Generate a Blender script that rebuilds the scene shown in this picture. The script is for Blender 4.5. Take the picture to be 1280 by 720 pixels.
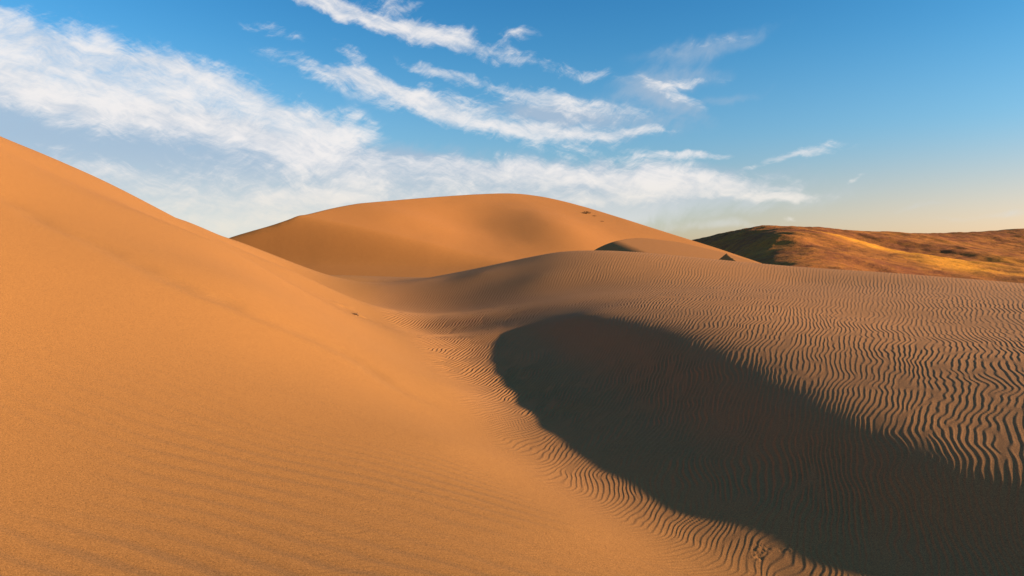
import bpy, math, random
import numpy as np
from mathutils import Vector

for o in list(bpy.data.objects):
    bpy.data.objects.remove(o, do_unlink=True)
S = bpy.context.scene
COL = S.collection
R = math.radians
rng = np.random.default_rng(7)
random.seed(7)

# ------------------------------------------------------------------ camera
FPX = 853.0            # focal length in pixels of a 1280 px wide frame (24 mm lens)
HOR = 330.0            # picture row of the horizon
cam_data = bpy.data.cameras.new('camera')
cam = bpy.data.objects.new('camera', cam_data)
COL.objects.link(cam)
cam_data.sensor_width = 36.0
cam_data.lens = 36.0 * FPX / 1280.0
cam_data.shift_y = -(360.0 - HOR) / 1280.0
cam_data.clip_start = 0.05
cam_data.clip_end = 20000.0
cam.location = (0, 0, 0)
cam.rotation_euler = (R(90), 0, 0)
S.camera = cam

# ------------------------------------------------------------------ sun, sky, exposure
SUN_AZ, SUN_EL = 102.0, 14.0         # azimuth clockwise from the view direction (+Y)
sdir = Vector((math.sin(R(SUN_AZ)) * math.cos(R(SUN_EL)), math.cos(R(SUN_AZ)) * math.cos(R(SUN_EL)), math.sin(R(SUN_EL))))
sun_data = bpy.data.lights.new('sun', 'SUN')
sun_data.energy = 5.0
sun_data.angle = R(0.5)
sun_data.color = (1.0, 0.76, 0.50)
sun = bpy.data.objects.new('sun', sun_data)
COL.objects.link(sun)
sun.location = sdir * 100
sun.rotation_euler = sdir.to_track_quat('Z', 'Y').to_euler()

S.view_settings.view_transform = 'Standard'
S.view_settings.look = 'None'
S.view_settings.exposure = 1.08
S.view_settings.gamma = 1.0
S.view_settings.use_curve_mapping = False


class NT:
    """small helper to write node graphs"""
    def __init__(self, tree):
        self.t = tree
    def n(self, typ, **kw):
        nd = self.t.nodes.new(typ)
        for k, v in kw.items():
            setattr(nd, k, v)
        return nd
    def set(self, sock, v):
        if isinstance(v, bpy.types.NodeSocket):
            self.t.links.new(v, sock)
        else:
            sock.default_value = v
    def math(self, op, a, b=0.0, c=0.0, clamp=False):
        nd = self.n('ShaderNodeMath', operation=op, use_clamp=clamp)
        self.set(nd.inputs[0], a); self.set(nd.inputs[1], b); self.set(nd.inputs[2], c)
        return nd.outputs[0]
    def vmath(self, op, a, b=None):
        nd = self.n('ShaderNodeVectorMath', operation=op)
        self.set(nd.inputs[0], a)
        if b is not None:
            self.set(nd.inputs[1], b)
        return nd
    def mr(self, v, a, b, c=0.0, d=1.0, smooth=False):
        nd = self.n('ShaderNodeMapRange')
        nd.interpolation_type = 'SMOOTHSTEP' if smooth else 'LINEAR'
        self.set(nd.inputs[0], v)
        for i, x in enumerate((a, b, c, d)):
            self.set(nd.inputs[i + 1], x)
        return nd.outputs[0]
    def mix(self, f, a, b, typ='MIX'):
        nd = self.n('ShaderNodeMix', data_type='RGBA', blend_type=typ)
        self.set(nd.inputs[0], f); self.set(nd.inputs[6], a); self.set(nd.inputs[7], b)
        return nd.outputs[2]
    def noise(self, vec, scale, detail=4.0, rough=0.55, dist=0.0, w=None):
        nd = self.n('ShaderNodeTexNoise')
        if w is not None:
            nd.noise_dimensions = '4D'
            nd.inputs['W'].default_value = w
        self.set(nd.inputs['Vector'], vec)
        nd.inputs['Scale'].default_value = scale
        nd.inputs['Detail'].default_value = detail
        nd.inputs['Roughness'].default_value = rough
        nd.inputs['Distortion'].default_value = dist
        return nd.outputs[0]


# ---- world: physical sky with a bank of high streaked cloud
world = bpy.data.worlds.new('World')
S.world = world
world.use_nodes = True
world.cycles.sampling_method = 'MANUAL'
world.cycles.sample_map_resolution = 512
wt = world.node_tree
wt.nodes.clear()
W = NT(wt)
sky = W.n('ShaderNodeTexSky')
sky.sky_type = 'NISHITA'
sky.sun_disc = False
sky.sun_elevation = R(SUN_EL)
sky.sun_rotation = R(SUN_AZ)
sky.altitude = 300.0
sky.air_density = 1.0
sky.dust_density = 1.0
sky.ozone_density = 1.8
geo = W.n('ShaderNodeTexCoord')
dirv = geo.outputs['Generated']
sx = W.n('ShaderNodeSeparateXYZ')
W.set(sx.inputs[0], dirv)
az = W.math('ARCTAN2', sx.outputs[0], sx.outputs[1])
el = W.math('ARCSINE', sx.outputs[2])
cb = W.n('ShaderNodeCombineXYZ')
W.set(cb.inputs[0], az); W.set(cb.inputs[1], el)
P = cb.outputs[0]                                   # sky position as (azimuth, elevation)


def sky_pos(px, py):
    a = math.atan2(px - 640, FPX)
    e = math.atan2(HOR - py, math.hypot(px - 640, FPX))
    return a, e


# streaky texture of the cloud layer
def streak(vec, scale, stretch, ang, detail, rough, dist, w):
    m = W.n('ShaderNodeMapping')
    m.vector_type = 'TEXTURE'
    W.set(m.inputs[0], vec)
    m.inputs['Rotation'].default_value = (0, 0, -R(ang))
    m.inputs['Scale'].default_value = (stretch, 1.0, 1.0)
    return W.noise(m.outputs[0], scale, detail, rough, dist, w)


def wobble(vec, scale, ax, ay):
    n = W.n('ShaderNodeTexNoise')
    W.set(n.inputs['Vector'], vec)
    n.inputs['Scale'].default_value = scale
    n.inputs['Detail'].default_value = 3.0
    v = W.vmath('SUBTRACT', n.outputs['Color'], (0.5, 0.5, 0.5)).outputs[0]
    v = W.vmath('MULTIPLY', v, (ax, ay, 0.0)).outputs[0]
    return W.vmath('ADD', vec, v).outputs[0]

PD = wobble(wobble(P, 6.0, 0.10, 0.05), 26.0, 0.040, 0.022)
PW = wobble(P, 12.0, 0.05, 0.05)
n_big = streak(PW, 9.0, 2.6, 13.0, 8.0, 0.66, 0.2, 1.0)
n_fine = streak(PW, 52.0, 4.0, 15.0, 8.0, 0.74, 0.3, 4.0)
n_comb = streak(PW, 60.0, 2.2, -38.0, 4.0, 0.6, 0.3, 8.0)
n_puff = streak(PW, 24.0, 1.6, 6.0, 7.0, 0.62, 0.5, 21.0)


def blob(px, py, rx, ry, ang, power):
    a, e = sky_pos(px, py)
    k = math.cos(a)
    m = W.n('ShaderNodeMapping')
    m.vector_type = 'TEXTURE'
    W.set(m.inputs[0], PD)
    m.inputs['Location'].default_value = (a, e, 0)
    m.inputs['Rotation'].default_value = (0, 0, -R(ang))
    m.inputs['Scale'].default_value = (rx * k * k / FPX, ry * k / FPX, 1.0)
    ln = W.vmath('LENGTH', m.outputs[0]).outputs['Value']
    return W.mr(ln, 0.0, 1.6, power, 0.0, smooth=True)


def total(blobs):
    acc = None
    for b in blobs:
        v = blob(*b)
        acc = v if acc is None else W.math('ADD', acc, v)
    return acc

thick = [  # x, y, half length, half width, tilt (down to the right), amount
    (40, 78, 240, 50, 12, 1.5), (190, 112, 250, 46, 15, 1.6), (340, 150, 190, 34, 17, 1.3), (60, 115, 280, 36, 10, 0.7), (420, 165, 60, 12, 8, 0.8),
    (590, 148, 180, 24, 13, 1.45), (470, 114, 110, 13, 17, 1.0), (700, 168, 110, 9, 3, 1.0), (520, 38, 200, 13, 13, 1.7), (400, 3, 90, 9, 8, 1.3),
    (545, 92, 52, 10, 14, 1.5), (660, 116, 76, 13, 12, 1.5), (735, 142, 100, 18, 6, 0.6), (800, 169, 60, 4, 0, 0.8),
    (347, 38, 30, 8, 15, 0.95), (437, 68, 22, 11, 40, 0.8), (440, 95, 20, 7, 40, 0.7), (505, 5, 40, 9, 10, 0.95),
    (642, 45, 26, 9, 0, 0.75), (740, 88, 18, 7, 0, 0.75), (865, 196, 58, 5, -2, 1.3), (1010, 190, 48, 8, -6, 1.4), (960, 203, 36, 3, -14, 0.8),
    (1080, 217, 30, 3, -8, 0.8), (985, 271, 9, 4, 0, 1.0), (830, 120, 56, 8, 20, 0.8), (850, 104, 64, 6, -5, 0.7), (885, 48, 70, 7, -8, 0.6),
    (250, 250, 260, 40, 5, 1.25), (410, 247, 90, 12, -4, 1.2), (470, 225, 200, 26, 6, 1.0), (620, 212, 140, 14, 4, 0.9), (740, 224, 190, 24, 4, 1.15), (130, 205, 130, 14, 8, 0.5),
    (880, 232, 120, 15, 2, 1.0), (970, 243, 80, 7, -4, 1.0), (760, 248, 150, 9, 0, 0.8), (380, 285, 200, 18, 0, 0.8)]
veil = [
    (120, 175, 360, 60, 11, 1.5), (330, 205, 280, 46, 9, 1.3), (520, 225, 330, 42, 4, 0.9), (330, 270, 460, 60, 0, 1.9), (560, 235, 330, 36, 2, 1.0), (880, 55, 95, 16, -8, 0.85), (840, 98, 76, 17, -4, 0.95),
    (815, 125, 64, 13, 20, 0.9), (735, 148, 130, 28, 6, 0.95), (800, 236, 270, 28, 0, 0.8), (920, 122, 70, 8, -4, 0.5), (680, 143, 60, 12, 8, 0.8), (1240, 268, 90, 7, -3, 0.5), (920, 282, 80, 6, 0, 0.5), (1150, 255, 60, 4, -8, 0.45)]
tk = total(thick)
vl = total(veil)
n_hair = streak(PW, 90.0, 4.5, -30.0, 4.0, 0.7, 0.2, 31.0)
tex = W.math('ADD', W.math('ADD', W.math('MULTIPLY', n_big, 0.30), W.math('MULTIPLY', n_fine, 0.30)), W.math('ADD', W.math('MULTIPLY', n_puff, 0.22), W.math('MULTIPLY', n_hair, 0.18)))
texc = W.math('MULTIPLY', W.math('SUBTRACT', tex, 0.5), W.mr(tk, 0.7, 1.7, 10.0, 6.0))
d_thick = W.mr(W.math('ADD', W.math('MINIMUM', tk, 1.7), texc), 0.30, 2.15, smooth=True)
d_thick = W.math('MULTIPLY', d_thick, W.mr(tk, 0.02, 0.45, smooth=True))
mot = W.math('ADD', W.math('MULTIPLY', n_comb, 0.5), W.math('MULTIPLY', n_puff, 0.5))
motc = W.math('MULTIPLY', W.math('SUBTRACT', mot, 0.5), 2.2)
d_veil = W.math('MULTIPLY', W.mr(W.math('ADD', W.math('MINIMUM', vl, 1.5), motc), 0.0, 1.5, smooth=True), W.mr(vl, 0.02, 0.5, smooth=True))
# a little thin cirrus over the rest of the sky, so it goes on beyond the frame
n_all = streak(PW, 3.2, 3.0, 12.0, 6.0, 0.6, 0.4, 12.0)
behind = W.mr(W.math('ABSOLUTE', az), 0.75, 1.2)
d_rest = W.math('MULTIPLY', W.mr(n_all, 0.52, 0.75, 0.0, 0.6, smooth=True), behind)
d_rest = W.math('MULTIPLY', d_rest, W.mr(el, 0.0, 0.1))
# the photograph's sky: deep blue overhead, warm and pale down at the horizon, all round alike
cr = W.n('ShaderNodeValToRGB')
cr.color_ramp.interpolation = 'B_SPLINE'
W.set(cr.inputs[0], W.math('DIVIDE', el, 0.6))
stops = [(0.0, (0.58, 0.535, 0.53)), (0.10, (0.55, 0.545, 0.56)), (0.30, (0.44, 0.66, 0.74)), (0.50, (0.20, 0.60, 0.78)), (0.75, (0.12, 0.48, 0.74)), (1.0, (0.12, 0.44, 0.70))]
while len(cr.color_ramp.elements) < len(stops):
    cr.color_ramp.elements.new(0.5)
for e_, (p_, c_) in zip(cr.color_ramp.elements, stops):
    e_.position = p_; e_.color = (*c_, 1)
SKYK = 0.059
warm = W.math('MULTIPLY', W.mr(az, -0.15, 0.65, smooth=True), W.mr(el, 0.19, 0.04, smooth=True))     # glow of the low sun, on its side of the sky
tint = W.mix(W.math('MULTIPLY', warm, 0.85), cr.outputs[0], (0.84, 0.585, 0.525, 1))
skyc = W.vmath('MULTIPLY', sky.outputs[0], W.vmath('MULTIPLY', tint, (2 * SKYK, 2 * SKYK, 2 * SKYK)).outputs[0]).outputs[0]
HZ = W.mr(el, 0.02, 0.16, smooth=True)
veil_col = W.mix(HZ, (0.37, 0.37, 0.35, 1), (0.19, 0.24, 0.305, 1))
lit_col = W.mix(HZ, (0.395, 0.37, 0.32, 1), (0.43, 0.415, 0.41, 1))
body = W.mr(W.math('ADD', W.math('MULTIPLY', n_puff, 0.6), W.math('MULTIPLY', n_fine, 0.4)), 0.36, 0.60, smooth=True)
lit_col = W.mix(body, W.mix(0.45, lit_col, veil_col), lit_col)
c1 = W.mix(W.math('MULTIPLY', d_veil, 0.85), skyc, veil_col)
c2 = W.mix(W.math('MULTIPLY', d_thick, 0.95), c1, lit_col)
c3 = W.mix(d_rest, c2, lit_col)
bg = W.n('ShaderNodeBackground')
W.set(bg.inputs[0], c3)
bg.inputs[1].default_value = 1.0
wo = W.n('ShaderNodeOutputWorld')
wt.links.new(bg.outputs[0], wo.inputs[0])


# ------------------------------------------------------------------ helpers
def world_pt(px, py, d):
    """place at distance d ahead that is seen at (px, py)"""
    return ((px - 640) / FPX * d, d, (HOR - py) / FPX * d)


class TPS:
    """smooth surface z(x, y) through scattered survey points; optionally also with given slopes along a bearing"""
    def __init__(self, pts, lam=0.0, slopes=(), sd=None, mu=0.1):
        p = np.array(pts, float)
        n0 = len(p)
        xs_ = p[:, :2]
        if len(slopes):
            q = np.array(slopes, float)
            xs_ = np.concatenate([xs_, q[:, :2]])
        self.x = xs_
        n = len(xs_)
        K = self.k(xs_[:, None, :] - xs_[None, :, :])
        Pm = np.concatenate([np.ones((n, 1)), xs_], 1)
        if not len(slopes):
            A = np.zeros((n + 3, n + 3))
            A[:n, :n] = K + lam * np.eye(n)
            A[:n, n:] = Pm; A[n:, :n] = Pm.T
            self.w = np.linalg.solve(A, np.concatenate([p[:, 2], np.zeros(3)]))
            return
        # rows of the survey: heights at pts, slopes at q; bending energy keeps it smooth
        rowsA = np.concatenate([K[:n0], Pm[:n0]], 1)
        d = q[:, None, :2] - xs_[None]
        r2 = (d ** 2).sum(-1) + 1e-12
        g = d * (np.log(r2) + 1)[..., None]
        rowsB = np.concatenate([g[..., 0] * sd[0] + g[..., 1] * sd[1], np.zeros((len(q), 1)), np.full((len(q), 1), sd[0]), np.full((len(q), 1), sd[1])], 1)
        H = np.zeros((n + 3, n + 3)); H[:n, :n] = K
        M = H + rowsA.T @ rowsA / lam + rowsB.T @ rowsB / mu
        rhs = rowsA.T @ p[:, 2] / lam + rowsB.T @ q[:, 2] / mu
        C_ = np.concatenate([Pm.T, np.zeros((3, 3))], 1)
        KKT = np.zeros((n + 6, n + 6)); KKT[:n + 3, :n + 3] = M; KKT[:n + 3, n + 3:] = C_.T; KKT[n + 3:, :n + 3] = C_
        self.w = np.linalg.lstsq(KKT, np.concatenate([rhs, np.zeros(3)]), rcond=1e-13)[0][:n + 3]
    @staticmethod
    def k(d):
        r2 = (d ** 2).sum(-1)
        return 0.5 * r2 * np.log(r2 + 1e-12)
    def __call__(self, x, y):
        sh = x.shape
        q = np.stack([x.ravel(), y.ravel()], 1)
        out = np.empty(len(q))
        n = len(self.x)
        for i in range(0, len(q), 40000):
            c = q[i:i + 40000]
            out[i:i + 40000] = self.k(c[:, None, :] - self.x[None]) @ self.w[:n] + self.w[n] + c @ self.w[n + 1:]
        return out.reshape(sh)


def bilin(F, u, v):
    """sample array F at float indices"""
    u = np.clip(u, 0, F.shape[0] - 1.001); v = np.clip(v, 0, F.shape[1] - 1.001)
    i = u.astype(int); j = v.astype(int); a = u - i; b = v - j
    return (F[i, j] * (1 - a) * (1 - b) + F[i + 1, j] * a * (1 - b) + F[i, j + 1] * (1 - a) * b + F[i + 1, j + 1] * a * b)


_tabs = {}
def vnoise(x, y, seed=0):
    """smooth value noise, about -1..1"""
    if seed not in _tabs:
        _tabs[seed] = np.random.default_rng(1000 + seed).uniform(-1, 1, (256, 256))
    T = _tabs[seed]
    i = np.floor(x).astype(int); j = np.floor(y).astype(int)
    a = x - i; b = y - j
    a = a * a * a * (a * (a * 6 - 15) + 10); b = b * b * b * (b * (b * 6 - 15) + 10)
    i &= 255; j &= 255; i1 = (i + 1) & 255; j1 = (j + 1) & 255
    return T[i, j] * (1 - a) * (1 - b) + T[i1, j] * a * (1 - b) + T[i, j1] * (1 - a) * b + T[i1, j1] * a * b


def fbm(x, y, seed=0, oct=4):
    s = 0; a = 1.0
    for k in range(oct):
        s = s + a * vnoise(x * 2 ** k + 17.3 * k, y * 2 ** k - 9.1 * k, seed + k)
        a *= 0.5
    return s


def sstep(a, b, x):
    t = np.clip((x - a) / (b - a), 0, 1)
    return t * t * (3 - 2 * t)


def grid_mesh(name, X, Y, Z, mat, facemask=None, normals=None, attrs=None, flip=False):
    """mesh object from 2-D arrays of vertices; facemask picks the quads that belong to it"""
    nu, nv = X.shape
    idx = np.arange(nu * nv).reshape(nu, nv)
    q = np.stack([idx[:-1, :-1], idx[1:, :-1], idx[1:, 1:], idx[:-1, 1:]], -1)
    q = q[facemask] if facemask is not None else q.reshape(-1, 4)
    used = np.unique(q)
    remap = np.full(nu * nv, -1, np.int64); remap[used] = np.arange(len(used))
    q = remap[q]
    if flip:
        q = q[:, ::-1].copy()
    co = np.stack([X, Y, Z], -1).reshape(-1, 3)[used]
    me = bpy.data.meshes.new(name)
    me.vertices.add(len(co)); me.vertices.foreach_set('co', co.astype(np.float32).ravel())
    me.loops.add(q.size); me.loops.foreach_set('vertex_index', q.astype(np.int32).ravel())
    me.polygons.add(len(q))
    me.polygons.foreach_set('loop_start', np.arange(0, q.size, 4, dtype=np.int32))
    me.polygons.foreach_set('use_smooth', np.ones(len(q), bool))
    me.update(calc_edges=True)
    for k, v in (attrs or {}).items():
        at = me.attributes.new(k, 'FLOAT', 'POINT')
        at.data.foreach_set('value', v.reshape(-1)[used].astype(np.float32))
    if normals is not None:
        me.normals_split_custom_set_from_vertices(normals.reshape(-1, 3)[used].astype(np.float32))
    me.materials.append(mat)
    o = bpy.data.objects.new(name, me)
    COL.objects.link(o)
    return o


def structure(o, label=None):
    o['kind'] = 'structure'
    if label:
        o['label'] = label
    return o


# ------------------------------------------------------------------ materials
def sand_material(name, fine, coarse, grain=0.5, far=False):
    m = bpy.data.materials.new(name)
    m.use_nodes = True
    t = m.node_tree
    t.nodes.clear()
    N = NT(t)
    tc = N.n('ShaderNodeTexCoord').outputs['Object']
    at = N.n('ShaderNodeAttribute'); at.attribute_name = 'coarse'
    base = N.mix(at.outputs['Fac'], fine, coarse)
    big = N.noise(tc, 0.35 if not far else 0.04, 5.0, 0.6)
    base = N.mix(N.mr(big, 0.3, 0.7, 0.0, 0.0 if far else 0.10), base, GREY)
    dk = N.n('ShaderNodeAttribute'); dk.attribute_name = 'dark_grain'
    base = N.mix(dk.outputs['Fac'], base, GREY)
    if not far:
        g1 = N.noise(tc, 300.0, 2.0, 0.7)
        g2 = N.noise(tc, 110.0, 2.0, 0.6)
        g = N.math('ADD', N.math('MULTIPLY', g1, 0.6), N.math('MULTIPLY', g2, 0.4))
        f = N.mr(g, 0.3, 0.7, 1.0 - grain, 1.0 + grain)
    else:
        g1 = N.noise(tc, 3.0, 5.0, 0.7)
        f = N.mr(g1, 0.3, 0.7, 1.0 - grain, 1.0 + grain)
    v = N.vmath('SCALE', base)
    N.set(v.inputs['Scale'], f)
    p = N.n('ShaderNodeBsdfPrincipled')
    N.set(p.inputs['Base Color'], v.outputs[0])
    p.inputs['Roughness'].default_value = 0.95
    p.inputs['Specular IOR Level'].default_value = 0.12
    b = N.n('ShaderNodeBump')
    b.inputs['Strength'].default_value = 0.35 if not far else 0.06
    b.inputs['Distance'].default_value = 0.004 if not far else 0.25
    if far:
        N.set(b.inputs['Height'], N.noise(tc, 1.2, 6.0, 0.6))
    else:
        N.set(b.inputs['Height'], g)
    t.links.new(b.outputs[0], p.inputs['Normal'])
    o = N.n('ShaderNodeOutputMaterial')
    t.links.new(p.outputs[0], o.inputs[0])
    return m


FINE = (0.340, 0.147, 0.040, 1)
COARSE = (0.358, 0.156, 0.051, 1)
GREY = (0.20, 0.105, 0.045, 1)
sand_near = sand_material('dune_sand', FINE, COARSE, 0.75)
sand_far = sand_material('dune_sand_far', (0.365, 0.146, 0.038, 1), COARSE, 0.03, far=True)

# ------------------------------------------------------------------ near dunes
# survey points: (picture column, picture row, distance ahead)
pts = []
def sv(*a):
    for p in a:
        pts.append(world_pt(*p))
def wp(*a):
    pts.extend(a)

# the shaded flank, surveyed along rays of the low sun: C is where the shade ends on the trough floor, T where the ray touches the brow
SD = np.array(sdir)
bx_ = np.array([600, 620, 650, 700, 760, 820, 900, 1000, 1100, 1200, 1280, 1500])
by_ = np.array([418, 408, 398, 390, 402, 419, 456, 510, 556, 588, 606, 660])
brow = []
edge = np.array([(1090, 739.0, 4.217, 0.055), (1000, 703.8, 4.719, 0.060), (900, 665.9, 5.273, 0.070), (800, 614.5, 6.245, 0.085), (720, 563.1, 7.663, 0.120), (655, 504.5, 10.203, 0.160), (622, 464.5, 12.725, 0.180), (612, 440.0, 14.800, 0.160), (618, 420.0, 16.600, 0.100)])
def crom(F, t):
    m = np.gradient(F, axis=0); k = min(int(t), len(F) - 2); t -= k
    return (2 * t ** 3 - 3 * t * t + 1) * F[k] + (t ** 3 - 2 * t * t + t) * m[k] + (-2 * t ** 3 + 3 * t * t) * F[k + 1] + (t ** 3 - t * t) * m[k + 1]
for tt in np.arange(0, 8.01, 0.5):
    px, py, d, sag = crom(edge, tt)
    C = np.array(world_pt(px, py, d))
    L = 0.5
    while L < 8:
        T = C + L * SD
        qx, qy = 640 + FPX * T[0] / T[1], HOR - FPX * T[2] / T[1]
        if qy <= np.interp(qx, bx_, by_):
            break
        L += 0.02
    brow.append(T)
    for m, dz in ((0.0, 0.0), (0.3, -0.7 * sag), (0.55, -sag), (0.8, -0.55 * sag), (1.0, 0.0), (1.35, -0.026 * L)):
        p = C + m * L * SD
        pts.append((p[0], p[1], p[2] + dz))
    pts.append((C[0] - 0.35, C[1] + 0.05, C[2] - 0.02))
# trough between the two dunes
sv((520, 410, 20), (480, 380, 28), (460, 360, 38), (455, 351, 47))
wp((3.2, 3.4, -1.97), (4.6, 1.5, -1.8), (6.5, -1, -1.6), (10, -6, -1.2))
wp((4.6, 3.5, -1.50), (6.2, 1.6, -1.3))
# top of the rippled dune
sv((1280, 420, 10), (1280, 381, 15), (1100, 397, 13), (1000, 351, 26), (1150, 351, 25),
   (640, 328, 34), (700, 315, 34.5), (760, 313.5, 35), (860, 321.5, 35), (940, 329, 34), (1100, 340, 30), (1280, 354.5, 26), (1400, 365, 24),
   (510, 352, 38), (580, 340, 39), (520, 347, 44))
# behind its crest
wp((16, 44, -1.6), (4, 46, -1.8), (24, 38, -2.0), (-3, 52, -3.2), (30, 30, -1.4), (45, 20, -1.5), (25, 8, -0.9), (20, -5, -0.8), (10, 5, -0.75), (10, 70, -7), (-10, 62, -4), (40, 60, -7), (50, 0, -1.2), (30, -25, -1))
# smooth dune on the left
wp((0, 0, -1.66), (0, 3, -1.78), (-1.4, 3, -1.72), (-2.2, 3, -1.66), (0.4, 5, -1.90), (-0.6, 6.5, -1.72), (-1.0, 10, -1.78), (-2.2, 14, -1.65), (-3.5, 18, -1.6), (-5, 5, -0.75), (-4, 0, -1.42), (-8, 0, 0.1), (0, -5, -1.2), (2.5, 1, -1.70),
   (-7.5, 10, 1.0), (-4, 10, -0.30), (-6, 14, 0.40), (-9.5, 14, 1.9), (-8.5, 18, 0.80), (-7, 22, -0.25), (-10.5, 24, 0.72), (-10, 30, -0.2), (-10, 38, -0.95))
sv((-140, 106, 13), (0, 174, 18), (75, 209, 21), (150, 244, 24), (220, 273, 28), (285, 299, 32), (340, 326, 36), (390, 345, 43))
wp((-14, 10, 4.2), (-15, 5, 4.2), (-15, 0, 3.8), (-14, -10, 3.0))
wp((-18, 16, 3.2), (-18.5, 24, 1.6), (-18, 32, 0.1), (-17.5, 40, -1.6), (-16, 48, -2.6), (-26, 20, -0.5), (-26, 35, -3), (-20, 60, -5), (-24, 5, 2.5), (-30, -10, 1), (-40, 10, -4), (-40, 40, -7))
# slope of the left flank towards the sun, surveyed by the light it gets: (column, row, distance, cosine)
lit = [(560, 352, 33, 0.10), (600, 352, 32, 0.07), (640, 345, 30, 0.07), (560, 372, 25.5, 0.14), (600, 370, 25, 0.08), (640, 368, 24, 0.07), (680, 362, 24.5, 0.09), (680, 345, 28.5, 0.10),
       (600, 388, 20.5, 0.10), (640, 388, 20, 0.06), (565, 392, 21, 0.15), (585, 412, 17.6, 0.12), (555, 415, 18.4, 0.20), (598, 442, 14.6, 0.20), (530, 405, 20.5, 0.26), (680, 380, 20.5, 0.07), (530, 360, 33, 0.16), (520, 385, 25, 0.28), (720, 370, 22, 0.11), (720, 350, 26, 0.14), (760, 360, 23.5, 0.15), (640, 332, 33, 0.08)]
near = TPS(pts, 0.005, [(*world_pt(a_, b_, c_)[:2], SD[2] - e_ * 1.03) for a_, b_, c_, e_ in lit], SD, 0.02)
#ANALYSIS_END

rows = [0.5]
while rows[-1] < 90:
    r = rows[-1]
    if r < 2.2: dr = 0.12
    elif r < 30: dr = min(max(r * r / 1366.0, 0.007), 0.044)
    else: dr = 0.044 * (r / 30) ** 4
    rows.append(r + min(dr, 3.0))
rr = np.array(rows)
cols = np.concatenate([np.arange(-115, -45, 1.0), np.arange(-45, -13, 0.30), np.arange(-13, 47, 0.055), np.arange(47, 60, 0.10), np.arange(60, 116, 1.5)])
TH = np.radians(cols)
RR, TT = np.meshgrid(rr, TH, indexing='ij')
X = RR * np.sin(TT); Y = RR * np.cos(TT)
# base height: evaluate on a thinned polar grid, then refine (bicubic is not needed: rows are dense)
ri = np.unique(np.concatenate([np.arange(0, len(rr), 4), [len(rr) - 1]]))
ci = np.unique(np.concatenate([np.arange(0, len(TH), 3), [len(TH) - 1]]))
Zc = near(X[np.ix_(ri, ci)], Y[np.ix_(ri, ci)])


def cubic_up(Fv, src, dst):
    """Catmull-Rom along axis 0 from knots src to dst"""
    m = np.gradient(Fv, src, axis=0)
    k = np.clip(np.searchsorted(src, dst, side='right') - 1, 0, len(src) - 2)
    h = (src[k + 1] - src[k])[:, None]; t = ((dst - src[k]))[:, None] / h
    return ((2 * t ** 3 - 3 * t ** 2 + 1) * Fv[k] + (t ** 3 - 2 * t ** 2 + t) * h * m[k] + (-2 * t ** 3 + 3 * t ** 2) * Fv[k + 1] + (t ** 3 - t ** 2) * h * m[k + 1])

Z = cubic_up(Zc, rr[ri], rr)
Z = cubic_up(Z.T.copy(), TH[ci], TH).T.copy()

# edge of the rippled sand, x as a function of y
yb = np.array([-30, 0, 3.4, 4.4, 4.9, 5.4, 6.2, 7.5, 10, 13, 16, 20, 28, 38, 47, 60, 100])
xb = np.array([14, 5.4, 2.5, 1.7, 1.25, 0.8, 0.28, -0.28, -0.95, -1.7, -2.6, -3.8, -6.0, -8.3, -10.0, -12, -20])
ys = np.linspace(-30, 100, 1301)
xs = np.interp(ys, yb, xb)
kern = np.exp(-0.5 * (np.arange(-15, 16) / 5.0) ** 2); kern /= kern.sum()
xs = np.convolve(np.pad(xs, 15, mode='edge'), kern, 'valid')
XB = np.interp(Y, ys, xs)
s_edge = X - XB + 0.25 * fbm(X * 0.6, Y * 0.5, 40, 3)

# ripple phase: band-limited complex noise, one crest every LAM metres, with forks and wiggles
LAM = 0.046
dp, dq = 0.011, 0.03
P0, Q0, NPX, NQ = -22.0, -40.0, 4096, 2048
def complex_band(lam, bw_p, bw_q):
    kp = np.fft.fftfreq(NPX, dp)[:, None]; kq = np.fft.fftfreq(NQ, dq)[None, :]
    flt = np.exp(-0.5 * ((kp - 1 / lam) / (bw_p / lam)) ** 2 - 0.5 * (kq / (bw_q / lam)) ** 2).astype(np.float32)
    nz = rng.standard_normal((NPX, NQ)).astype(np.float32) + 1j * rng.standard_normal((NPX, NQ)).astype(np.float32)
    F = np.fft.fft2(nz) * flt
    f = np.fft.ifft2(F)
    k = 1 / np.sqrt((np.abs(f) ** 2).mean())
    return [(g * k).astype(np.complex64) for g in (f, np.fft.ifft2(F * (2j * math.pi * kp)), np.fft.ifft2(F * (2j * math.pi * kq)))]
band, band_p, band_q = complex_band(LAM, 0.095, 0.032)
s_str = X - XB
soft = 0.28 * np.logaddexp(0, s_str / 0.28)        # straightens out on the smooth dune
x_eff = XB + soft + 0.12 * (s_str - soft)
warp = 0.016 * vnoise(X * 8.0, Y * 4.6, 55) + 0.062 * fbm(X * 2.4, Y * 1.6, 50, 2) + 0.16 * fbm(X * 0.8, Y * 0.6, 58, 2) + 0.16 * fbm(X * 0.28, Y * 0.22, 60, 2)
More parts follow.
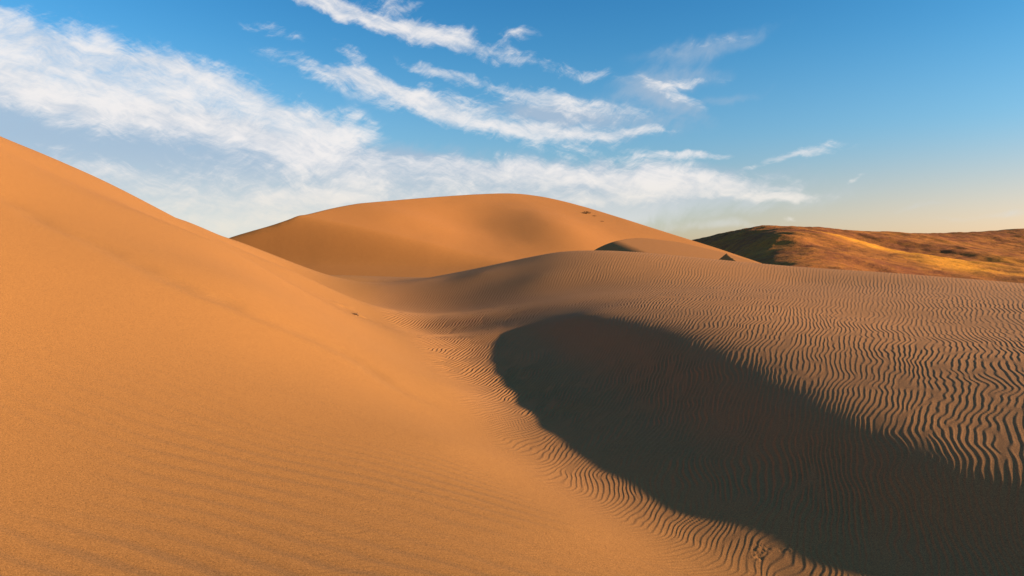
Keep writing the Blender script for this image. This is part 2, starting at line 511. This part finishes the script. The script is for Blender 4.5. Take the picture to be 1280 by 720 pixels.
# the crests fan out over the dune, and their spacing grows with them
FX, FY, RHO0 = -5.0, -8.7, 15.0
rho = np.maximum(np.hypot(x_eff - FX, Y - FY), 1.0)
FS = RHO0 / rho
pp = RHO0 * np.arctan2(x_eff - FX, Y - FY) + warp * FS ** 3
qq = RHO0 * np.log(rho / RHO0)
iu, iv = (pp - P0) / dp, (qq - Q0) / dq
cf = bilin(band, iu, iv)
cfp = bilin(band_p, iu, iv); cfq = bilin(band_q, iu, iv)
amp = np.abs(cf) + 1e-6
ph = cf / amp
c1r, s1r = ph.real, ph.imag
wave = c1r - 0.32 * (2 * s1r * c1r) + 0.12 * (c1r * c1r - s1r * s1r)
wave = wave * np.clip(amp / 0.45, 0.08, 1.0)
A = sstep(-0.25, 0.5, s_edge) * sstep(60, 52, np.degrees(TT))
A_far = np.minimum(FS, 1.2) ** -0.9 * (1 - 0.45 * sstep(20, 33, Y))
mod = np.clip(0.95 + 0.30 * fbm(X * 0.55, Y * 0.35, 70, 3), 0.6, 1.25)
mod = mod * (1 + 1.5 * sstep(1.5, -0.5, X) * sstep(10, 13, Y) * sstep(27, 20, Y))
saddle = 1 - 0.7 * sstep(0.0, -5.0, X) * sstep(24, 34, Y)
saddle = saddle * (1 + 1.7 * sstep(0.9, 1.6, s_edge) * sstep(3.4, 2.4, X) * sstep(14, 10, Y))       # taller on the lee flank
rip_amp = 0.00155 * A * A_far * mod * saddle * np.clip(amp / 0.45, 0.08, 1.0)
ripple = 0.00155 * A * A_far * mod * saddle * wave
faint = 0.0007 * (1 - A) * sstep(14, 4, RR) * wave
patchy = np.clip(0.45 + 0.75 * fbm(X * 0.55, Y * 1.1, 80, 3), 0, 1.3)
arg = (0.97 * Y + 0.24 * X + 0.16 * fbm(X * 0.35, Y * 0.6, 84, 2) + 0.03 * fbm(X * 1.6, Y * 2.0, 86, 2)) / 0.155
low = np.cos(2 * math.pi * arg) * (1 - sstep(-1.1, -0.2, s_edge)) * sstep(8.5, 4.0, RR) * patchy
faint = faint + 0.0030 * low
# old track slanting down the smooth dune
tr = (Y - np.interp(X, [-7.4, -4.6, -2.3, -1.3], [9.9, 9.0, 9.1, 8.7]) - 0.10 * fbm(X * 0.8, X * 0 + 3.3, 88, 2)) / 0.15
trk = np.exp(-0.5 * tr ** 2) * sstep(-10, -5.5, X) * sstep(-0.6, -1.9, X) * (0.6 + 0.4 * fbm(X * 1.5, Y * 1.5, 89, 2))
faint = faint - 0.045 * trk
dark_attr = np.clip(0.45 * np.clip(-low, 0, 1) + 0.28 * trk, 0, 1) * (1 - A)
Z = Z + ripple + faint
# gentle unevenness and the old track across the smooth dune
Z += 0.004 * fbm(X * 0.45, Y * 0.45, 90, 3) * sstep(2, 8, RR)
# tracks of an animal that crossed the ripples near the shade, and scuffs
for (px, py, d, rad, dep) in ((952, 688, 4.95, 0.040, 0.02), (947, 702, 4.85, 0.034, 0.02), (985, 690, 4.9, 0.038, 0.018), (1012, 688, 4.85, 0.034, 0.018), (1050, 698, 4.72, 0.040, 0.02)):
    wx, wy, _ = world_pt(px, py, d)
    r2 = (X - wx) ** 2 + (Y - wy) ** 2
    m = r2 < (rad * 3) ** 2
    g = np.exp(-0.5 * r2[m] / rad ** 2)
    Z[m] += g * dep * 0.22 * fbm(X[m] * 42, Y[m] * 38, 100, 2)
for (px, py, d, rad, dep) in ((430, 419, 19.5, 0.22, 0.03), (447, 424, 19, 0.2, 0.04), (452, 428, 18.8, 0.22, 0.045), (470, 432, 18.4, 0.2, 0.035), (484, 437, 18, 0.2, 0.035), (438, 412, 20, 0.2, 0.02)):
    wx, wy, _ = world_pt(px, py, d)
    r2 = (X - wx) ** 2 + (Y - wy) ** 2
    m = r2 < (rad * 3) ** 2
    Z[m] += np.exp(-0.5 * r2[m] / rad ** 2) * dep * vnoise(X[m] * 5, Y[m] * 3, 120)

# normals over the whole sheet, so that the seam between the dunes cannot be seen: slope of the bare sheet by
# differences, slope of the ripples from their phase
def slopes(F):
    fr = np.gradient(F, rr, axis=0); ft = np.gradient(F, TH, axis=1) / RR
    return fr * np.sin(TT) + ft * np.cos(TT), fr * np.cos(TT) - ft * np.sin(TT)
zx, zy = slopes(Z - ripple)
a2 = np.maximum(amp ** 2, 0.05)
ph_p = (np.conj(cf) * cfp).imag / a2; ph_q = (np.conj(cf) * cfq).imag / a2
lim = 1.3 * 2 * math.pi / LAM
ph_p = np.clip(ph_p, -lim, lim); ph_q = np.clip(ph_q, -lim, lim)
ppx, ppy = slopes(pp); qqx, qqy = slopes(qq)
dwave = -s1r - 0.64 * (c1r * c1r - s1r * s1r) - 0.48 * s1r * c1r
zx = zx + rip_amp * dwave * (ph_p * ppx + ph_q * qqx)
zy = zy + rip_amp * dwave * (ph_p * ppy + ph_q * qqy)
nrm = np.stack([-zx, -zy, np.ones_like(zx)], -1)
nrm /= np.linalg.norm(nrm, axis=-1, keepdims=True)
coarse_attr = sstep(-0.5, 1.4, s_edge)
left = (s_edge[:-1, :-1] < -0.1)
dune_smooth = grid_mesh('dune_left', X, Y, Z, sand_near, left, nrm, {'coarse': coarse_attr, 'dark_grain': dark_attr}, flip=True)
structure(dune_smooth, 'smooth golden sand dune rising to the left, brightly lit by low sun')
dune_ripple = grid_mesh('dune_right', X, Y, Z, sand_near, ~left, nrm, {'coarse': coarse_attr, 'dark_grain': dark_attr}, flip=True)
structure(dune_ripple, 'wind-rippled brown sand dune with its flank in dark shade')
del band, band_p, band_q, cf, cfp, cfq, ph, ph_p, ph_q, nrm


# ------------------------------------------------------------------ far dune
def patch(fn, x0, x1, y0, y1, nx, ny):
    xx = np.linspace(x0, x1, nx); yy = np.linspace(y0, y1, ny)
    Xp, Yp = np.meshgrid(xx, yy, indexing='ij')
    return Xp, Yp, fn(Xp, Yp)

def crest_cut(fn, sil_px, sil_py, px_lo, px_hi, dmax, k, soft=4.5):
    """distance of the crest for each bearing: where the face reaches the skyline; behind it the sand falls away"""
    pxs = np.linspace(px_lo, px_hi, 321)
    sil = np.interp(pxs, sil_px, sil_py)
    k1 = np.exp(-0.5 * (np.arange(-12, 13) / soft) ** 2); k1 /= k1.sum()
    sil = np.convolve(np.pad(sil, 12, mode='edge'), k1, 'valid')
    ks = (HOR - sil) / FPX
    ds = np.linspace(20, dmax, 1600)
    u = (pxs - 640) / FPX
    g = fn(u[:, None] * ds, ds[None, :] + 0 * u[:, None]) - ks[:, None] * ds
    hit = np.argmax(g > 0, axis=1)
    dc = np.where((g > 0).any(axis=1), ds[hit], dmax)
    ker = np.exp(-0.5 * (np.arange(-6, 7) / 2.5) ** 2); ker /= ker.sum()
    dc = np.convolve(np.pad(dc, 6, mode='edge'), ker, 'valid')
    def out(x, y):
        px = 640 + FPX * x / y
        c = np.interp(px, pxs, dc)
        t = np.maximum(y - c, 0)
        zc = fn(x * np.minimum(1, c / y), np.minimum(y, c))
        m = np.minimum(t, 0.45 / k)
        return zc + 0.15 * t * np.exp(-t) - k * m * m - 0.6 * (t - m)
    return out


def smin(a, b, k):
    h = np.clip(0.5 + 0.5 * (b - a) / k, 0, 1)
    return b * (1 - h) + a * h - k * h * (1 - h)


def gauss(x, y, cx0, cy0, sx0, sy0, rot=0.0):
    c, s_ = math.cos(rot), math.sin(rot)
    u = (x - cx0) * c + (y - cy0) * s_; v = -(x - cx0) * s_ + (y - cy0) * c
    return np.exp(-0.5 * ((u / sx0) ** 2 + (v / sy0) ** 2))


def far_face(x, y):
    w = sstep(63.2, 66.4, y + 0.10 * x)
    z = -2.8 + 0.30 * (y - 55) - 0.17 * x * (-0.10 + 1.10 * w)
    z = z + 0.95 * gauss(x, y, 5.5, 79, 3.6, 8.0, 0.25) - 0.7 * gauss(x, y, -4.5, 76, 4.0, 7.0, 0.2)
    z = z + 0.5 * gauss(x, y, -12, 74, 6, 3.0, -0.2) + 0.3 * gauss(x, y, 16, 86, 6, 6, 0.3)
    return z + 0.06 * fbm(x * 0.12, y * 0.12, 130, 3)

far_sil = crest_cut(far_face, [200, 285, 330, 380, 420, 450, 480, 560, 620, 650, 665, 690, 715, 740, 800, 850, 900, 945, 1000, 1060, 1320],
                    [330, 298.5, 286, 269, 259, 254, 251.5, 245, 241.5, 241.5, 243, 248, 254, 261, 280, 296, 311.5, 327, 346, 375, 520], 180, 1320, 130, 0.10)
Xp, Yp, Zp = patch(far_sil, -40, 62, 40, 135, 420, 380)
Zp = np.maximum(Zp, -14.0 + 0.02 * Xp)
o = grid_mesh('dune_far', Xp, Yp, Zp, sand_far, attrs={'coarse': 0 * Zp})
structure(o, 'tall golden sand dune with rounded summit beyond the rippled dune')

# low dune tucked behind the crest of the rippled one: a steep face to the left, a gentle back, a sharp little peak
def mid_face(x, y):
    slip = 0.51 * x + 0.356 * y - 20.80
    back = -0.05 * x + 0.20 * y - 8.30 - 0.004 * (x - 9) ** 2
    return smin(slip, back, 0.35)
mid_sil = crest_cut(mid_face, [700, 726, 742, 755, 768, 785, 805, 850, 900, 945, 1000], [345, 326, 313, 306.5, 302, 298.5, 297.5, 303, 314.5, 328, 346], 690, 1010, 66, 0.12)
Xp, Yp, Zp = patch(mid_sil, 1, 30, 36, 74, 300, 260)
A0 = np.array(world_pt(908.5, 316.3, 42.0)); A1 = np.array(world_pt(888, 333, 41.7)); A2 = np.array(world_pt(931, 333, 40.3))
def plane3(a, b, c):
    n = np.cross(b - a, c - a)
    return a[2] - (n[0] * (Xp - a[0]) + n[1] * (Yp - a[1])) / n[2]
peak = np.minimum(plane3(A0, A1, A2), np.minimum(plane3(A0, A1, A0 + np.array([-0.3, 2.0, -0.8])), plane3(A0, A2, A0 + np.array([0.9, 1.6, -0.95]))))
Zp = np.maximum(np.maximum(Zp, peak), -8.0)
o = grid_mesh('dune_middle', Xp, Yp, Zp, sand_far, attrs={'coarse': 0.5 + 0 * Zp})
structure(o, 'low sand dune with a small sharp dark peak behind the rippled crest')

# ------------------------------------------------------------------ hills
def hill_material():
    m = bpy.data.materials.new('dry_hillside')
    m.use_nodes = True
    t = m.node_tree; t.nodes.clear()
    N = NT(t)
    tc = N.n('ShaderNodeTexCoord').outputs['Object']
    n1 = N.noise(tc, 0.012, 6.0, 0.65)
    n2 = N.noise(tc, 0.09, 6.0, 0.7)
    n3 = N.noise(tc, 0.5, 3.0, 0.7)
    sun_gold = N.n('ShaderNodeAttribute'); sun_gold.attribute_name = 'sun_gold'
    f = N.mr(N.math('ADD', N.math('MULTIPLY', n1, 0.5), N.math('MULTIPLY', n2, 0.5)), 0.38, 0.62, smooth=True)
    c = N.mix(f, (0.23, 0.074, 0.028, 1), (0.44, 0.160, 0.030, 1))
    c = N.mix(N.mr(sun_gold.outputs['Fac'], 0.0, 1.0), c, (0.72, 0.285, 0.028, 1))  # warm sunlight on the bands, painted into the hillside colour
    c = N.mix(N.mr(n3, 0.50, 0.70, 0.0, 0.55, smooth=True), c, (0.11, 0.042, 0.020, 1))
    p = N.n('ShaderNodeBsdfPrincipled')
    N.set(p.inputs['Base Color'], c)
    p.inputs['Roughness'].default_value = 1.0
    p.inputs['Specular IOR Level'].default_value = 0.05
    b = N.n('ShaderNodeBump')
    b.inputs['Strength'].default_value = 0.7
    b.inputs['Distance'].default_value = 1.5
    N.set(b.inputs['Height'], N.noise(tc, 0.25, 5.0, 0.7))
    t.links.new(b.outputs[0], p.inputs['Normal'])
    o = N.n('ShaderNodeOutputMaterial'); t.links.new(p.outputs[0], o.inputs[0])
    return m

pts = []
# ridge whose left flank is in shade
sv((990, 334, 420), (984, 312, 520), (976, 297, 640), (967, 286.5, 760), (935, 288, 850), (900, 293.5, 930), (865, 300.5, 1000))
wp((115, 430, -34), (125, 520, -32), (165, 640, -22), (205, 760, -10), (205, 860, -2), (190, 960, 0), (150, 1050, 0))
# crest line and slopes to the right of it
sv((1000, 288.5, 800), (1060, 290.5, 820), (1110, 289.5, 900), (1145, 292.5, 900), (1200, 291.5, 930), (1280, 286, 960), (1400, 280, 960), (1550, 278, 960))
sv((1040, 312, 600), (1100, 322, 560), (1050, 338, 430), (1150, 348, 430), (1150, 318, 640), (1220, 312, 760), (1280, 318, 720), (1280, 345, 470), (1240, 330, 560), (1400, 320, 720), (1400, 350, 450), (1110, 302, 780), (1180, 302, 820), (1280, 300, 860), (1600, 330, 700))
wp((300, 1150, 0), (450, 1150, 5), (700, 1200, 10), (150, 1200, -10), (1000, 1250, 10), (300, 300, -22), (100, 300, -34), (550, 350, -20), (900, 500, -10))
hz = TPS(pts, 30.0)
Xp, Yp, Zp = patch(hz, 60, 1100, 290, 1200, 420, 380)
# gullies and spurs running down towards the plain
gul = fbm(Xp * 0.012 + 0.004 * Yp, Yp * 0.004, 150, 4)
Zp += 5.0 * gul * sstep(330, 600, Yp) * sstep(1000, 800, Yp)
Zp += 0.7 * fbm(Xp * 0.08, Yp * 0.08, 160, 4)
# scarp facing the sun; its golden light is also painted in as colour
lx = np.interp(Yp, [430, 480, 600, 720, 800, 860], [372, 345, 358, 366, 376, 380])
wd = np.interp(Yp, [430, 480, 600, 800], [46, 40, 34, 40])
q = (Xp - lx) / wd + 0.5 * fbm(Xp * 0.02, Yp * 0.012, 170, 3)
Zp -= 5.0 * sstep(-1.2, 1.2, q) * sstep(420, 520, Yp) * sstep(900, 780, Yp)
sun_gold = np.exp(-0.5 * (q / 0.6) ** 2) * sstep(420, 500, Yp) * sstep(840, 760, Yp)
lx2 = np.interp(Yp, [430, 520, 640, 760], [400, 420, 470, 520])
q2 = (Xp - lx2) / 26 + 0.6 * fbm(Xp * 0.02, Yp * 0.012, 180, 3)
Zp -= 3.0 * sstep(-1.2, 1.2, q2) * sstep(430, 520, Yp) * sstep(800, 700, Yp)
sun_gold = np.clip(sun_gold + 0.6 * np.exp(-0.5 * (q2 / 0.5) ** 2) * sstep(430, 520, Yp) * sstep(740, 640, Yp), 0, 1)  # second, weaker band of painted sunlight
o = grid_mesh('hills', Xp, Yp, Zp, hill_material(), attrs={'sun_gold': sun_gold})
structure(o, 'brown grassy hills with golden sunlit bands beyond the dunes')

# plain around everything, out to the horizon
Xp, Yp = np.meshgrid(np.linspace(-6000, 6000, 61), np.linspace(-6000, 6000, 61), indexing='ij')
Zp = -36 + 3 * fbm(Xp * 0.001, Yp * 0.001, 190, 3)
o = grid_mesh('ground', Xp, Yp, Zp, hill_material(), attrs={'sun_gold': 0 * Xp})
structure(o, 'dry brown plain around the dunes')


# ------------------------------------------------------------------ small things on the sand
def land(fn, px, py, d0, d1):
    """point of surface fn seen at (px, py)"""
    d = np.linspace(d0, d1, 4000)
    x = (px - 640) / FPX * d
    row = HOR - FPX * fn(x, d) / d
    i = np.argmax(row <= py)
    return float(x[i]), float(d[i]), float(fn(x[i:i + 1], d[i:i + 1])[0])


def plain_material(name, c0, c1, scale):
    m = bpy.data.materials.new(name)
    m.use_nodes = True
    t = m.node_tree; t.nodes.clear()
    N = NT(t)
    tc = N.n('ShaderNodeTexCoord').outputs['Object']
    c = N.mix(N.mr(N.noise(tc, scale, 4.0, 0.6), 0.35, 0.65), c0, c1)
    p = N.n('ShaderNodeBsdfPrincipled')
    N.set(p.inputs['Base Color'], c)
    p.inputs['Roughness'].default_value = 0.9
    o = N.n('ShaderNodeOutputMaterial'); t.links.new(p.outputs[0], o.inputs[0])
    return m


def mesh_obj(name, verts, faces, mat, parent=None, smooth=False):
    me = bpy.data.meshes.new(name)
    me.from_pydata(verts, [], faces)
    me.materials.append(mat)
    if smooth:
        me.polygons.foreach_set('use_smooth', [True] * len(me.polygons))
    o = bpy.data.objects.new(name, me)
    COL.objects.link(o)
    if parent:
        o.parent = parent
    return o


def tube(verts, faces, path, radii, seg=7):
    base = len(verts)
    for i, (p, r) in enumerate(zip(path, radii)):
        p = Vector(p)
        d = (Vector(path[min(i + 1, len(path) - 1)]) - Vector(path[max(i - 1, 0)])).normalized()
        u = d.cross(Vector((0, 0, 1)))
        u = u.normalized() if u.length > 1e-3 else Vector((1, 0, 0))
        v = d.cross(u)
        for k in range(seg):
            a = 2 * math.pi * k / seg
            rr_ = r * random.uniform(0.85, 1.15)
            verts.append(tuple(p + u * math.cos(a) * rr_ + v * math.sin(a) * rr_))
    for i in range(len(path) - 1):
        for k in range(seg):
            a = base + i * seg + k; b = base + i * seg + (k + 1) % seg
            faces.append((a, b, b + seg, a + seg))
    faces.append(tuple(base + k for k in range(seg))[::-1])
    faces.append(tuple(base + (len(path) - 1) * seg + k for k in range(seg)))

wood = plain_material('weathered_wood', (0.07, 0.036, 0.018, 1), (0.15, 0.08, 0.040, 1), 30.0)
tx, ty, tz = land(near, 443, 393.5, 8, 40)
root = bpy.data.objects.new('driftwood_branch', None)
COL.objects.link(root)
root.location = (tx, ty, tz - 0.012)
root.scale = (0.72, 0.72, 0.72)
root['label'] = 'small dark driftwood branch half buried on the smooth golden dune'
root['category'] = 'branch'
v, f = [], []
tube(v, f, [(-0.15, 0.03, 0.005), (-0.08, 0.01, 0.045), (0.0, 0.0, 0.05), (0.09, -0.03, 0.035), (0.17, -0.04, -0.01)], [0.012, 0.022, 0.026, 0.024, 0.018])
mesh_obj('stem', v, f, wood, root, True)
for path in ([(-0.03, 0.0, 0.05), (-0.09, -0.02, 0.085), (-0.13, -0.03, 0.10)], [(0.06, -0.02, 0.045), (0.10, 0.01, 0.085), (0.13, 0.02, 0.11)]):
    v, f = [], []
    tube(v, f, path, [0.011, 0.008, 0.004], 5)
    mesh_obj('twig', v, f, wood, root, True)

leafm = plain_material('dry_shrub_leaf', (0.050, 0.038, 0.014, 1), (0.12, 0.075, 0.022, 1), 6.0)
for i, (px, py, size, n, lab) in enumerate(((733, 267.0, 0.8, 120, 'largest low dry shrub just below the skyline of the tall dune'), (743, 270.2, 0.4, 60, 'middle low dry shrub of three below the tall dune crest'), (752.5, 277.0, 0.35, 50, 'lone tiny dry shrub lowest of three on the tall dune'))):
    x0, y0, z0 = land(far_sil, px, py, 60, 120)
    rt = bpy.data.objects.new('desert_shrub', None)
    COL.objects.link(rt)
    rt.location = (x0, y0, z0 - 0.02)
    rt['label'] = lab; rt['category'] = 'shrub'; rt['group'] = 'shrubs on the tall dune'
    v, f = [], []
    for k in range(7):
        a = random.uniform(0, 6.28); r = size * random.uniform(0.25, 0.5)
        tube(v, f, [(0, 0, -0.05), (r * 0.5 * math.cos(a), r * 0.5 * math.sin(a), size * 0.2), (r * math.cos(a), r * math.sin(a), size * random.uniform(0.25, 0.42))], [0.02 * size, 0.014 * size, 0.006 * size], 5)
    mesh_obj('stem', v, f, wood, rt)
    v, f = [], []
    for k in range(n * 2):
        a = random.uniform(0, 6.28); r = size * 0.62 * math.sqrt(random.random()); h = size * random.uniform(0.03, 0.42) * (1 - 0.6 * (r / size / 0.62) ** 2)
        p = Vector((r * math.cos(a) * 1.25, r * math.sin(a), h))
        d = Vector((random.gauss(0, 1), random.gauss(0, 1), random.gauss(0.5, 0.8))).normalized() * size * 0.10
        w = d.cross(Vector((random.random(), random.random(), random.random()))).normalized() * size * 0.028
        b0 = len(v)
        v += [tuple(p - w), tuple(p + w), tuple(p + d * 0.6 + w * 0.8), tuple(p + d), tuple(p + d * 0.6 - w * 0.8)]
        f.append((b0, b0 + 1, b0 + 2, b0 + 3, b0 + 4))
    mesh_obj('foliage', v, f, leafm, rt)
